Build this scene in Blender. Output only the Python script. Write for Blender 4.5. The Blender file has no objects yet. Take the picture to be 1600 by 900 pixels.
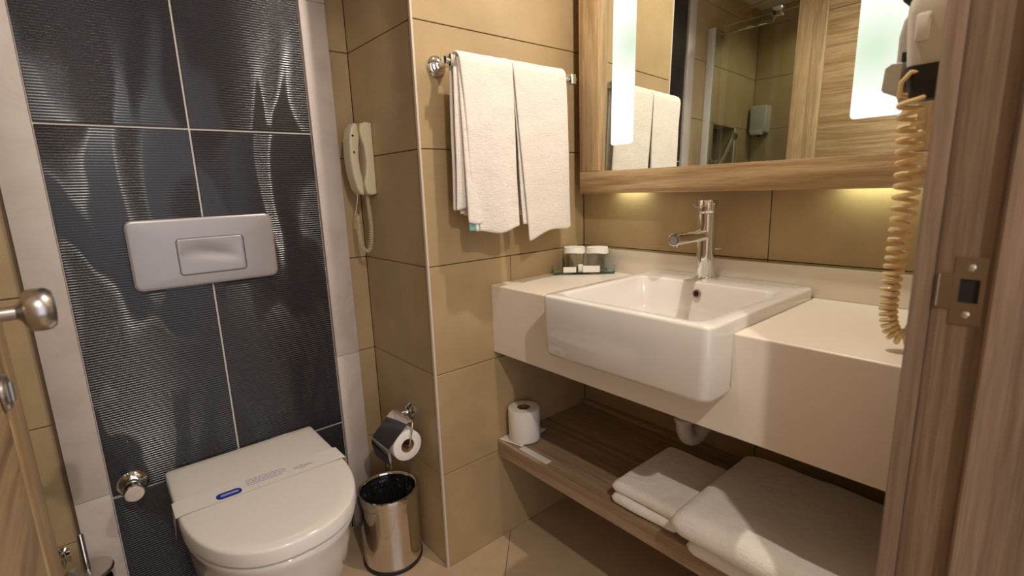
import bpy, bmesh, math, random
from mathutils import Vector, Matrix, noise
random.seed(7)
sc = bpy.context.scene
COL = sc.collection
PI = math.pi

# ------------------------------------------------------------------ camera
CAMPOS = Vector((-1.268, -1.126, 1.097))
YAW, PITCH, ROLL = math.radians(40.0), math.radians(11.353), math.radians(-2.038)
fwd = Vector((math.sin(YAW)*math.cos(PITCH), math.cos(YAW)*math.cos(PITCH), -math.sin(PITCH)))
rgt = Vector((math.cos(YAW), -math.sin(YAW), 0)); up = rgt.cross(fwd)
r2 = rgt*math.cos(ROLL) + up*math.sin(ROLL); u2 = -rgt*math.sin(ROLL) + up*math.cos(ROLL)
cam = bpy.data.cameras.new('camera'); co = bpy.data.objects.new('camera', cam); COL.objects.link(co)
M = Matrix((r2, u2, -fwd)).transposed().to_4x4(); M.translation = CAMPOS; co.matrix_world = M
cam.sensor_width = 36; cam.lens = 780/1600*36; cam.clip_start = .01
cam.dof.use_dof = True; cam.dof.focus_distance = 1.55; cam.dof.aperture_fstop = 4.5
sc.camera = co

# ------------------------------------------------------------------ world, lights, exposure
sc.view_settings.view_transform = 'Standard'; sc.view_settings.look = 'None'
sc.view_settings.gamma = 1; sc.view_settings.use_curve_mapping = False
sc.view_settings.exposure = 1.18
w = bpy.data.worlds.new('world'); sc.world = w; w.use_nodes = True
w.node_tree.nodes['Background'].inputs[0].default_value = (.90, .90, 1, 1)
w.node_tree.nodes['Background'].inputs[1].default_value = .62
def lamp(name, loc, power, color, size, kind='POINT', rot=(0, 0, 0), sy=None, spot=None, blend=.3):
    l = bpy.data.lights.new(name, kind); l.energy = power; l.color = color
    if kind == 'AREA':
        l.shape = 'RECTANGLE'; l.size = size; l.size_y = sy or size
    else: l.shadow_soft_size = size
    if kind == 'SPOT': l.spot_size = spot; l.spot_blend = blend
    o = bpy.data.objects.new(name, l); o.location = loc; o.rotation_euler = rot; COL.objects.link(o)
    return o
WARM = (1, .905, .80)
L1 = Vector((-.44, -.57, 2.165)); L2 = Vector((-1.18, -1.74, 2.165))
lamp('ceiling_spot_lamp', L1, 16, WARM, .018, 'SPOT', spot=math.radians(165), blend=.4)
lamp('hall_spot_lamp', L2, 25, WARM, .02, 'SPOT', spot=math.radians(165), blend=.4)
L3 = Vector((-1.80, -.25, 2.165))
lamp('added_shower_fill', L3, 4.5, (1, .92, .72), .02, 'SPOT', spot=math.radians(160), blend=.5)  # added fill lamp, lifts the dim shower corner in the mirror
# tubes behind the lower edge of the mirror cabinet
lamp('cabinet_glow_lamp', (-.03, -.2, 1.085), .085, (.90, 1, .72), .03, 'AREA', sy=.10)
lamp('cabinet_glow_lamp', (-.03, -.81, 1.085), .11, (.90, 1, .72), .03, 'AREA', sy=.12)

# ------------------------------------------------------------------ material helpers
def srgb(r, g, b):
    f = lambda c: (c/12.92 if c <= .04045 else ((c+.055)/1.055)**2.4)
    return (f(r/255), f(g/255), f(b/255), 1)
def mat(name, col, rough=.5, metal=0., **kw):
    m = bpy.data.materials.new(name); m.use_nodes = True
    b = m.node_tree.nodes['Principled BSDF']
    b.inputs['Base Color'].default_value = col; b.inputs['Roughness'].default_value = rough
    b.inputs['Metallic'].default_value = metal
    for k, v in kw.items(): b.inputs[k.replace('_', ' ')].default_value = v
    return m
def nodes(m): return m.node_tree.nodes, m.node_tree.links, m.node_tree.nodes['Principled BSDF']
def texco(m, scale=(1, 1, 1), rot=(0, 0, 0), coord='Object'):
    N, L, B = nodes(m); t = N.new('ShaderNodeTexCoord'); mp = N.new('ShaderNodeMapping')
    mp.inputs['Scale'].default_value = scale; mp.inputs['Rotation'].default_value = rot
    L.new(t.outputs[coord], mp.inputs[0]); return mp.outputs[0]
def noisetex(m, vec, scale, detail=3, rough=.5, dist=0):
    N, L, B = nodes(m); n = N.new('ShaderNodeTexNoise'); L.new(vec, n.inputs['Vector'])
    n.inputs['Scale'].default_value = scale; n.inputs['Detail'].default_value = detail
    n.inputs['Roughness'].default_value = rough; n.inputs['Distortion'].default_value = dist
    return n.outputs['Fac']
def ramp(m, fac, stops):
    N, L, B = nodes(m); r = N.new('ShaderNodeValToRGB'); L.new(fac, r.inputs[0])
    while len(r.color_ramp.elements) < len(stops): r.color_ramp.elements.new(.5)
    for e, (p, c) in zip(r.color_ramp.elements, stops): e.position = p; e.color = c
    return r.outputs[0]
def bump(m, h, dist=.001, strength=1., prev=None):
    N, L, B = nodes(m); b = N.new('ShaderNodeBump'); L.new(h, b.inputs['Height'])
    b.inputs['Distance'].default_value = dist; b.inputs['Strength'].default_value = strength
    if prev is not None: L.new(prev, b.inputs['Normal'])
    L.new(b.outputs[0], B.inputs['Normal']); return b.outputs[0]
def mixcol(m, fac, a, b, mode='MIX'):
    N, L, B = nodes(m); x = N.new('ShaderNodeMix'); x.data_type = 'RGBA'; x.blend_type = mode
    for s, v in ((x.inputs[0], fac), (x.inputs[6], a), (x.inputs[7], b)):
        if hasattr(v, 'links') or hasattr(v, 'is_linked'): L.new(v, s)
        else: s.default_value = v
    return x.outputs[2]
def mathn(m, op, a, b=0.):
    N, L, B = nodes(m); x = N.new('ShaderNodeMath'); x.operation = op
    for s, v in ((x.inputs[0], a), (x.inputs[1], b)):
        if hasattr(v, 'is_linked'): L.new(v, s)
        else: s.default_value = v
    return x.outputs[0]
def objrandom(m):
    N, L, B = nodes(m); o = N.new('ShaderNodeObjectInfo'); return o.outputs['Random']

def tile_mat(name, base, rough=.38):
    m = mat(name, base, rough); N, L, B = nodes(m)
    v = texco(m); oi = N.new('ShaderNodeObjectInfo'); va = N.new('ShaderNodeVectorMath'); va.operation = 'ADD'
    L.new(v, va.inputs[0]); L.new(oi.outputs['Location'], va.inputs[1]); v = va.outputs[0]
    cloud = noisetex(m, v, 5, 4, .6)
    speck = noisetex(m, v, 260, 3, .7)
    dk = tuple(c*.86 for c in base[:3])+(1,); lt = tuple(min(1, c*1.1) for c in base[:3])+(1,)
    c1 = ramp(m, cloud, [(.3, dk), (.7, lt)])
    c2 = mixcol(m, .35, c1, ramp(m, speck, [(.3, (.72, .72, .72, 1)), (.7, (1, 1, 1, 1))]), 'MULTIPLY')
    rnd = mathn(m, 'MULTIPLY_ADD', objrandom(m), .08); rnd.node.inputs[2].default_value = .94
    h = N.new('ShaderNodeHueSaturation'); L.new(c2, h.inputs['Color']); L.new(rnd, h.inputs['Value'])
    L.new(h.outputs[0], B.inputs['Base Color'])
    bump(m, speck, .0003, .5)
    return m
def wood_mat(name, light, dark, axis, rough=.45, fine=1.):
    m = mat(name, light, rough); N, L, B = nodes(m)
    s = [1, 1, 1]; s['xyz'.index(axis)] = .045
    v = texco(m, tuple(s))
    ring = noisetex(m, v, 22*fine, 4, .55, 1.2)
    gr = noisetex(m, v, 210*fine, 3, .6)
    s2 = [1, 1, 1]; s2['xyz'.index(axis)] = .012
    pore = noisetex(m, texco(m, tuple(s2)), 420*fine, 2, .6)
    c = ramp(m, ring, [(.34, dark), (.48, tuple((a+b)/2 for a, b in zip(light, dark))), (.6, light)])
    c = mixcol(m, .55, c, ramp(m, gr, [(.35, (.62, .58, .55, 1)), (.6, (1, 1, 1, 1))]), 'MULTIPLY')
    c = mixcol(m, .35, c, ramp(m, pore, [(.38, (.55, .5, .45, 1)), (.52, (1, 1, 1, 1))]), 'MULTIPLY')
    L.new(c, B.inputs['Base Color']); bump(m, gr, .0004, .4)
    return m
def terry_mat(name, col, sc_=1.):
    m = mat(name, col, .95, 0, Sheen_Weight=.35, Sheen_Roughness=.6); N, L, B = nodes(m)
    v = texco(m)
    a = noisetex(m, v, 420*sc_, 2, .7); b = noisetex(m, texco(m, (.35, .35, 1)), 260*sc_, 2, .5)
    f = noisetex(m, v, 14, 3, .5)
    s = mathn(m, 'ADD', a, b)
    n1 = bump(m, s, .0016, .8); bump(m, f, .012, .5, n1)
    c = mixcol(m, .25, col, ramp(m, a, [(.3, (.7, .7, .7, 1)), (.65, (1, 1, 1, 1))]), 'MULTIPLY')
    L.new(c, B.inputs['Base Color']); return m

MT = {}
MT['tile'] = tile_mat('beige_tile', srgb(177, 152, 112))
MT['floor'] = tile_mat('floor_tile', srgb(190, 165, 134), .3)
MT['grout'] = mat('brown_grout', srgb(92, 72, 50), .9)
MT['marble'] = mat('white_marble', srgb(205, 192, 178), .42)
def marble():
    m = MT['marble']; N, L, B = nodes(m); v = texco(m)
    a = noisetex(m, v, 6, 5, .65, 1.5)
    L.new(ramp(m, a, [(.38, srgb(190, 175, 164)), (.5, srgb(196, 182, 171)), (.62, srgb(199, 186, 176))]), B.inputs['Base Color'])
marble()
MT['white_grout'] = mat('white_grout', srgb(206, 198, 186), .8)
def black_tile():
    m = mat('black_wave_tile', (.012, .012, .014, 1), .21, 0, Specular_IOR_Level=.45)
    N, L, B = nodes(m)
    # long vertical swells, as pressed into the glaze
    v = texco(m, (1.0, 1.0, .22), coord='Object')
    w1 = noisetex(m, v, 5.5, 0, .3, .5)
    # fine horizontal ribs that fade in and out with the swells
    t = N.new('ShaderNodeTexCoord'); sx = N.new('ShaderNodeSeparateXYZ'); L.new(t.outputs['Object'], sx.inputs[0])
    rib = mathn(m, 'SINE', mathn(m, 'MULTIPLY', sx.outputs['Z'], 2*PI/.0062))
    w2 = noisetex(m, texco(m, (1.1, 1, .34)), 8, 1, .4, .8)
    mask = ramp(m, w2, [(.42, (.22, .22, .22, 1)), (.56, (1, 1, 1, 1))])
    ribm = mathn(m, 'MULTIPLY', rib, mask)
    n = bump(m, w1, .0042, 1.); bump(m, ribm, .0006, 1., n)
    grain = noisetex(m, texco(m), 500, 2, .8)
    L.new(ramp(m, grain, [(.35, (.006, .006, .007, 1)), (.7, (.038, .034, .037, 1))]), B.inputs['Base Color'])
    return m
MT['black'] = black_tile()
MT['ceiling'] = mat('white_ceiling_paint', srgb(232, 226, 214), .8)
MT['hall'] = mat('cream_wall_paint', srgb(205, 192, 172), .8)
OL, OD = srgb(198, 170, 128), srgb(160, 129, 88)
MT['oak_y'] = wood_mat('light_oak_lengthwise', OL, OD, 'y', .45, 1.7)
MT['oak_z'] = wood_mat('light_oak_upright', OL, OD, 'z', .45, 1.7)
MT['oak_x'] = wood_mat('light_oak_crosswise', OL, OD, 'x', .45, 1.7)
SL, SD = srgb(172, 148, 122), srgb(146, 120, 94)
MT['shelf'] = wood_mat('shelf_oak', SL, SD, 'y', .5, 1.6)
JL, JD = srgb(150, 127, 106), srgb(120, 98, 79)
MT['jamb'] = wood_mat('jamb_wood', JL, JD, 'z', .5)
MT['counter'] = mat('cream_solid_surface', srgb(228, 217, 202), .28)
MT['ceramic'] = mat('white_ceramic', srgb(228, 222, 214), .08, 0, Coat_Weight=.5, Coat_Roughness=.03)
MT['seat'] = mat('white_seat_plastic', srgb(226, 219, 210), .12)
MT['chrome'] = mat('chrome', (.78, .77, .75, 1), .06, 1)
MT['satin'] = mat('satin_chrome', (.55, .52, .49, 1), .28, 1)
MT['steel'] = mat('polished_steel', (.74, .70, .66, 1), .07, 1)
MT['matt_grey'] = mat('matt_silver_plastic', srgb(163, 156, 154), .33, .35)
MT['brass'] = mat('bronze_plate', (.36, .29, .22, 1), .35, 1)
MT['hole'] = mat('dark_hole', (.01, .008, .007, 1), .8)
MT['blackp'] = mat('black_plastic', (.012, .012, .012, 1), .45)
MT['bag'] = mat('black_bin_liner', (.02, .02, .018, 1), .16)
def bagn():
    m = MT['bag']; a = noisetex(m, texco(m, (1, 1, .25)), 45, 3, .6, 1); bump(m, a, .02, 1)
bagn()
MT['phone'] = mat('ivory_plastic', srgb(208, 194, 160), .35)
MT['dryer'] = mat('white_dryer_plastic', srgb(205, 196, 182), .3)
MT['dryer_grey'] = mat('pale_grey_plastic', srgb(182, 176, 166), .35)
MT['cord'] = mat('yellowed_cord', srgb(226, 198, 146), .3, 0, Subsurface_Weight=.1)
MT['paper'] = mat('white_paper', srgb(232, 226, 218), .9)
def papn():
    m = MT['paper']; a = noisetex(m, texco(m), 300, 2, .6); bump(m, a, .0006, .6)
papn()
MT['card'] = mat('brown_cardboard', srgb(150, 118, 80), .9)
MT['band'] = mat('paper_band', srgb(226, 219, 212), .35)
MT['blue'] = mat('blue_print', srgb(28, 42, 140), .6)
MT['lblue'] = mat('pale_blue_print', srgb(140, 150, 215), .6)
MT['faint'] = mat('faint_violet_print', srgb(150, 140, 180), .7)
MT['towel'] = terry_mat('white_terry', srgb(232, 222, 210))
MT['towel2'] = terry_mat('white_terry_folded', srgb(234, 226, 216), .8)
MT['tag'] = mat('turquoise_tag', srgb(110, 165, 165), .8)
MT['pipe'] = mat('white_pvc_pipe', srgb(196, 184, 170), .4)
MT['alu'] = mat('brushed_aluminium', (.80, .80, .78, 1), .4, .35)
MT['edge'] = mat('white_tile_edge_trim', srgb(205, 192, 172), .4)
MT['painted_shadow'] = mat('brown_painted_shadow', srgb(96, 74, 48), .7)  # flat brown standing in for shadow beside the left marble strip
MT['mirror'] = mat('mirror_silver', (.86, .90, .84, 1), .0, 1)
MT['print_white'] = mat('white_soap_box', srgb(236, 230, 222), .6)
def glass(name, col, rough=0., ior=1.45, trans=1.):
    return mat(name, col, rough, 0, Transmission_Weight=trans, IOR=ior)
MT['glass'] = glass('clear_glass', (.97, .98, .96, 1))
MT['green_glass'] = glass('green_tray_glass', (.68, .94, .84, 1), .02)
MT['door_glass'] = glass('shower_glass', (.86, .93, .88, 1))
def emis(name, col, s):
    m = mat(name, (.8, .8, .8, 1), .4); N, L, B = nodes(m)
    B.inputs['Emission Color'].default_value = col; B.inputs['Emission Strength'].default_value = s
    return m
MT['lens'] = emis('lamp_lens', (1, .85, .65, 1), 12)
def strip_light():
    m = mat('frosted_light_strip', (.12, .12, .12, 1), .3); N, L, B = nodes(m)
    # paler green where the tube inside sits further from the frosting
    g_ = N.new('ShaderNodeNewGeometry'); f = None
    for p in ((-.068, -.800, 1.335), (-.068, -.235, 1.47), (-.068, -.80, 1.75)):
        d = N.new('ShaderNodeVectorMath'); d.operation = 'DISTANCE'; L.new(g_.outputs['Position'], d.inputs[0]); d.inputs[1].default_value = p
        f = d.outputs['Value'] if f is None else mathn(m, 'MINIMUM', f, d.outputs['Value'])
    c = ramp(m, mathn(m, 'MULTIPLY', f, 5.), [(.05, (.62, .80, .60, 1)), (.50, (1, 1, .98, 1))])
    L.new(c, B.inputs['Emission Color']); B.inputs['Emission Strength'].default_value = .44
    return m
MT['strip'] = strip_light()

# ------------------------------------------------------------------ geometry helpers
class G:
    def __init__(s): s.bm = bmesh.new()
    def merge(s, b):
        me = bpy.data.meshes.new('t'); b.to_mesh(me); b.free(); s.bm.from_mesh(me); bpy.data.meshes.remove(me); return s
    def box(s, x0, x1, y0, y1, z0, z1, bev=0, seg=2, rot=None, mid=None):
        b = bmesh.new(); bmesh.ops.create_cube(b, size=1)
        for v in b.verts: v.co = Vector(((v.co.x)*(x1-x0), v.co.y*(y1-y0), v.co.z*(z1-z0)))
        if bev: bmesh.ops.bevel(b, geom=b.edges[:], offset=bev, segments=seg, profile=.5, affect='EDGES')
        R = rot.to_3x3() if rot else None
        for v in b.verts:
            if R: v.co = R @ v.co
            v.co += Vector(((x0+x1)/2, (y0+y1)/2, (z0+z1)/2))
        return s.merge(b)
    def prism(s, poly, a0, a1, axis='z', bev=0, seg=2):
        # poly in the plane across the axis: z:(x,y)  y:(x,z)  x:(y,z)
        b = bmesh.new()
        f = {'z': lambda p, a: (p[0], p[1], a), 'y': lambda p, a: (p[0], a, p[1]), 'x': lambda p, a: (a, p[0], p[1])}[axis]
        lo = [b.verts.new(f(p, a0)) for p in poly]; hi = [b.verts.new(f(p, a1)) for p in poly]
        n = len(poly); c0 = b.faces.new(lo); c1 = b.faces.new(hi)
        for i in range(n): b.faces.new((lo[i], lo[(i+1) % n], hi[(i+1) % n], hi[i]))
        bmesh.ops.recalc_face_normals(b, faces=b.faces[:])
        if bev:
            es = list(set(c0.edges[:]+c1.edges[:])); bmesh.ops.bevel(b, geom=es, offset=bev, segments=seg, profile=.5, affect='EDGES')
        return s.merge(b)
    def lathe(s, prof, n=32, loc=(0, 0, 0), axis=(0, 0, 1)):
        b = bmesh.new(); q = Vector((0, 0, 1)).rotation_difference(Vector(axis).normalized()).to_matrix()
        rings = []
        for r, z in prof:
            if r < 1e-6: rings.append([b.verts.new(q @ Vector((0, 0, z))+Vector(loc))])
            else: rings.append([b.verts.new(q @ Vector((r*math.cos(2*PI*i/n), r*math.sin(2*PI*i/n), z))+Vector(loc)) for i in range(n)])
        for A, B_ in zip(rings, rings[1:]):
            for i in range(n):
                j = (i+1) % n
                if len(A) == 1 and len(B_) == 1: break
                if len(A) == 1: b.faces.new((A[0], B_[i], B_[j]))
                elif len(B_) == 1: b.faces.new((A[i], A[j], B_[0]))
                else: b.faces.new((A[i], A[j], B_[j], B_[i]))
        bmesh.ops.recalc_face_normals(b, faces=b.faces[:])
        return s.merge(b)
    def tube(s, pts, r, n=8, closed=False, cap=True):
        b = bmesh.new(); pts = [Vector(p) for p in pts]; m = len(pts)
        rr = r if hasattr(r, '__len__') else [r]*m
        prevn = None; rings = []
        for i, p in enumerate(pts):
            t = (pts[min(i+1, m-1)]-pts[max(i-1, 0)]).normalized()
            if prevn is None:
                a = Vector((0, 0, 1)) if abs(t.z) < .9 else Vector((1, 0, 0)); nn = (a-t*a.dot(t)).normalized()
            else:
                nn = prevn-t*prevn.dot(t); nn = nn.normalized() if nn.length > 1e-6 else prevn
            prevn = nn; bb = t.cross(nn)
            rings.append([b.verts.new(p+(nn*math.cos(2*PI*k/n)+bb*math.sin(2*PI*k/n))*rr[i]) for k in range(n)])
        for A, B_ in zip(rings, rings[1:]):
            for k in range(n): b.faces.new((A[k], A[(k+1) % n], B_[(k+1) % n], B_[k]))
        if cap: b.faces.new(rings[0][::-1]); b.faces.new(rings[-1])
        bmesh.ops.recalc_face_normals(b, faces=b.faces[:])
        return s.merge(b)
    def loft(s, rings, cap=True):
        b = bmesh.new(); R = [[b.verts.new(p) for p in r] for r in rings]; n = len(R[0])
        for A, B_ in zip(R, R[1:]):
            for k in range(n): b.faces.new((A[k], A[(k+1) % n], B_[(k+1) % n], B_[k]))
        if cap: b.faces.new(R[0][::-1]); b.faces.new(R[-1])
        bmesh.ops.recalc_face_normals(b, faces=b.faces[:])
        return s.merge(b)
    def grid(s, fn, nu, nv):
        b = bmesh.new(); V = [[b.verts.new(fn(i/nu, j/nv)) for j in range(nv+1)] for i in range(nu+1)]
        for i in range(nu):
            for j in range(nv): b.faces.new((V[i][j], V[i+1][j], V[i+1][j+1], V[i][j+1]))
        return s.merge(b)
    def mesh(s, name, mt, sharp=35, origin=None):
        bm = s.bm
        for f in bm.faces: f.smooth = True
        for e in bm.edges:
            if len(e.link_faces) == 2: e.smooth = e.calc_face_angle(0) < math.radians(sharp)
        me = bpy.data.meshes.new(name)
        if origin: bmesh.ops.translate(bm, vec=-Vector(origin), verts=bm.verts[:])
        bm.to_mesh(me); bm.free(); me.materials.append(MT[mt]); return me
def link(name, me, parent=None, loc=None):
    o = bpy.data.objects.new(name, me); COL.objects.link(o)
    if loc is not None: o.location = loc
    if parent: o.parent = parent
    return o
def part(name, g, mt, parent, label=None, sharp=35):
    o = link(name, g.mesh(name, mt, sharp), parent)
    if label: o['label'] = label
    return o
def tag(o, label, cat=None, group=None, kind=None):
    o['label'] = label
    if cat: o['category'] = cat
    if group: o['group'] = group
    if kind: o['kind'] = kind
    return o
def thing(name, label, cat, group=None):
    # parts are modelled around world coordinates relative to the empty's place, set by settle()
    o = bpy.data.objects.new(name, None); o.empty_display_size = .03; COL.objects.link(o)
    return tag(o, label, cat, group)
def settle(root, base):
    # move the empty to its base while the parts stay where they are modelled
    base = Vector(base); root.location = base
    for ch in root.children: ch.location -= base
def struct(name, label, g, mt): return tag(part(name, g, mt, None), label, kind='structure')
def rrect(cx, cy, hw, hh, r, n=6):
    pts = []
    for (sx, sy, a0) in ((1, 1, 0), (-1, 1, 90), (-1, -1, 180), (1, -1, 270)):
        for k in range(n+1):
            a = math.radians(a0+90*k/n); pts.append((cx+sx*(hw-r)+r*math.cos(a), cy+sy*(hh-r)+r*math.sin(a)))
    return pts

# ------------------------------------------------------------------ the setting
H = 2.2; XL = -2.12; TH = .008; J = .0011
_tc = {}
def tile(parent, plane, at, u0, u1, v0, v1, mt='tile', j=J, name='tile', bev=.0009, thick=TH):
    """one tile; plane 'y' faces -y at y=at, 'x-' faces -x at x=at, 'x+' faces +x"""
    a, b = (u1-u0)-2*j, (v1-v0)-2*j
    key = (plane[0], round(a, 4), round(b, 4), mt)
    if key not in _tc:
        g = G()
        if plane[0] == 'y': g.box(-a/2, a/2, -thick/2, thick/2, -b/2, b/2, bev, 1)
        else: g.box(-thick/2, thick/2, -a/2, a/2, -b/2, b/2, bev, 1)
        _tc[key] = g.mesh(name, mt)
    c = ((u0+u1)/2, (v0+v1)/2)
    jit = random.uniform(-.0002, .0002)
    if plane == 'y': loc = (c[0], at+thick/2+jit, c[1])
    elif plane == 'x-': loc = (at+thick/2+jit, c[0], c[1])
    else: loc = (at-thick/2+jit, c[0], c[1])
    return link(name, _tc[key], parent, loc)
rows = [(i*.3, min((i+1)*.3, H)) for i in range(8)]
back = TH-.0012
# towel wall
g = G(); g.box(-.606+back, .1, back, .376+.1, 0, H); wb = struct('wall_back', 'beige tiled wall with the towel rail, beside the vanity', g, 'grout')
for r, (a, b) in enumerate(rows):
    if r == 2: tile(wb, 'y', 0, -.606, -.325, a, b); tile(wb, 'y', 0, -.325, 0, a, b)
    else: tile(wb, 'y', 0, -.606, 0, a, b)
# wall with telephone (side of the boxed-out corner)
g = G(); g.box(-.606+back, -.606+back+.004, back, .376, 0, H); ws = struct('wall_side', 'narrow beige tiled wall carrying the telephone and paper holder', g, 'grout')
for a, b in rows: tile(ws, 'x-', -.606, 0, .376, a, b)
g = G(); g.prism([(-.6095, -.0035), (-.6045, -.0035), (-.6035, .0), (-.6035, .006), (-.611+.0015, .006), (-.6105, -.001)], 0, H, 'z', 0)
struct('trim_1', 'pale metal edge strip up the tiled corner', g, 'edge')
# rear wall
NX0, NX1, NZ0, NZ1 = -1.90, -1.64, 1.2, 1.5
g = G(); y0 = .376+back
g.box(XL-.1, NX0, y0, .5, 0, H); g.box(NX1, -.5, y0, .5, 0, H); g.box(NX0, NX1, y0, .5, 0, NZ0); g.box(NX0, NX1, y0, .5, NZ1, H); g.box(NX0, NX1, y0+.08, .5, NZ0, NZ1)
wr = struct('wall_rear', 'rear wall behind the toilet and shower, beige tile', g, 'grout')
for a, b in rows:
    tile(wr, 'y', .376, -.664, -.606, a, b)
    tile(wr, 'y', .376, -1.992, -1.392, a, b) if a != 1.2 else (tile(wr, 'y', .376, NX1, -1.392, a, b), tile(wr, 'y', .376, -1.992, NX0, a, b))
    tile(wr, 'y', .376, XL, -1.992, a, b)
# black tile field with pale joints
g = G(); g.box(-1.323, -.737, .376+.003, .384, 0, H); part('grout_bed', g, 'white_grout', wr)
bz = [0, .378, 1.268, 2.158, H]
for i in range(4):
    for (u0, u1) in ((-1.323, -1.036), (-1.036, -.737)):
        o = tile(wr, 'y', .376, u0, u1, bz[i], bz[i+1], 'black', .0022 if i != 3 else .002, 'black_tile')
        o['label'] = 'glossy black tile with ribbed wave relief'
for (u0, u1, js) in ((-1.392, -1.323, [0, .395, H]), (-.737, -.664, [0, .6, 1.62, H])):
    for a, b in zip(js, js[1:]):
        g = G(); g.box(u0+.0005, u1-.0005, .366, .384, a+.0004, b-.0004, .0015, 2)
        part('marble_strip', g, 'marble', wr, 'white marble strip edging the black tiles')
g = G(); g.box(-1.3975, -1.392, .370, .384, 0, H); part('marble_edge_shadow', g, 'painted_shadow', wr)  # dark sliver painted in as the shadow of the proud marble strip
# shower niche lining
g = G(); g.box(NX0, NX0+.006, .374, .46, NZ0, NZ1); g.box(NX1-.006, NX1, .374, .46, NZ0, NZ1); g.box(NX0, NX1, .374, .46, NZ1-.006, NZ1); g.box(NX0, NX1, .374, .46, NZ0, NZ0+.006)
part('niche_lining', g, 'tile', wr)
g = G(); g.box(NX0-.004, NX0+.004, .371, .376, NZ0, NZ1, .001, 1); part('niche_trim', g, 'alu', wr)
# right wall behind vanity
g = G(); g.box(back, .1, -1.3, 0, 0, H); wv = struct('wall_right', 'beige tiled wall behind the vanity and mirror', g, 'grout')
for a, b in rows: tile(wv, 'x-', 0, -.6, 0, a, b); tile(wv, 'x-', 0, -1.0, -.6, a, b)
# left wall
g = G(); g.box(XL-.1, XL-back, -1.0, .5, 0, H); wl = struct('wall_left', 'beige tiled wall at the far side of the shower', g, 'grout')
for a, b in rows: tile(wl, 'x+', XL, -.224, .376, a, b); tile(wl, 'x+', XL, -.824, -.224, a, b); tile(wl, 'x+', XL, -1.0, -.824, a, b)
# door wall
XR, YW, YO = -.58, -1.014, -1.168; XH = -1.412
g = G(); g.box(XR+.035, .1, YO+.012, YW, 0, H+.1); g.box(XL-.1, XH-.035, YO+.012, YW, 0, H+.1); g.box(XH-.035, XR+.035, YO+.012, YW, 2.06, H+.1)
struct('wall_front', 'cream wall around the doorway', g, 'hall')
# hall outside the doorway
g = G(); g.box(-2.3, -2.2, -2.6, YO+.012, 0, 2.3); struct('wall_hall_left', 'cream wall at the left end of the hall', g, 'hall')
g = G(); g.box(.1, .2, -2.6, YO+.012, 0, 2.3); struct('wall_hall_right', 'cream wall at the right end of the hall', g, 'hall')
# ceiling
g = G(); g.box(XL-.1, .1, YW-.02, .5, H, H+.1); g.box(-2.3, .2, -2.6, YW-.02, H, H+.1); struct('ceiling', 'white painted ceiling', g, 'ceiling')
# floor with diagonal tiles
g = G(); g.box(-2.3, .2, -2.6, .5, -.06, -.0015); fl = struct('floor', 'beige tiled floor laid on the diagonal', g, 'grout')
def clip(poly, ax, lim, keep):
    out = []
    for i in range(len(poly)):
        a, b = poly[i-1], poly[i]; ia = (a[ax]-lim)*keep >= 0; ib = (b[ax]-lim)*keep >= 0
        if ia != ib:
            t = (lim-a[ax])/(b[ax]-a[ax]); out.append((a[0]+t*(b[0]-a[0]), a[1]+t*(b[1]-a[1])))
        if ib: out.append(b)
    return out
S = .60; c45 = math.sqrt(.5)
for i in range(-9, 9):
    for k in range(-9, 9):
        p = []
        for (du, dv) in ((J, J), (S-J, J), (S-J, S-J), (J, S-J)):
            uu = i*S+du-.40; vv = k*S+dv
            p.append((-.379+(uu-vv)*c45, -.013+(uu+vv)*c45))
        for ax, lim, kp in ((0, XL, 1), (0, 0, -1), (1, -1.6, 1), (1, .376, -1)):
            if p: p = clip(p, ax, lim, kp)
        if len(p) >= 3:
            ar = abs(sum(p[n-1][0]*p[n][1]-p[n][0]*p[n-1][1] for n in range(len(p))))/2
            if ar > 1e-4 and not all(q[0] > -.6 and q[1] > 0 for q in p):
                cx, cy = sum(q[0] for q in p)/len(p), sum(q[1] for q in p)/len(p)
                g = G(); g.prism([(q[0]-cx, q[1]-cy) for q in p], -.008, 0, 'z'); link('tile', g.mesh('tile', 'floor'), fl, (cx, cy, 0))

# door frame (right jamb), profile seen edge on
g = G()
g.prism([(XR, -.998), (XR+.003, -.996), (-.515, -.996), (-.515, YW), (XR+.035, YW), (XR+.035, -1.015), (XR+.004, -1.015), (XR, -1.0135)], 0, 2.05, 'z')
g.prism([(XR+.002, -1.015), (XR+.035, -1.015), (XR+.035, YO), (XR-.014, YO), (XR-.014, -1.0645), (XR-.012, -1.062), (XR, -1.062), (XR, -1.0185)], 0, 2.05, 'z')
g.prism([(XR-.006, YO), (-.53, YO), (-.53, YO-.014), (XR-.004, YO-.014), (XR-.006, YO-.012)], 0, 2.08, 'z')
jr = struct('trim_2', 'grooved wooden door jamb holding the strike plate', g, 'jamb')
g = G(); g.box(XH-.035, XH, YO, -1.0, 0, 2.05, .002, 1); struct('trim_3', 'wooden door jamb on the hinge side', g, 'jamb')
g = G(); g.box(XH, XR, YO, -1.0, 2.012, 2.06, .002, 1); struct('trim_4', 'wooden head of the door frame', g, 'jamb')
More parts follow.
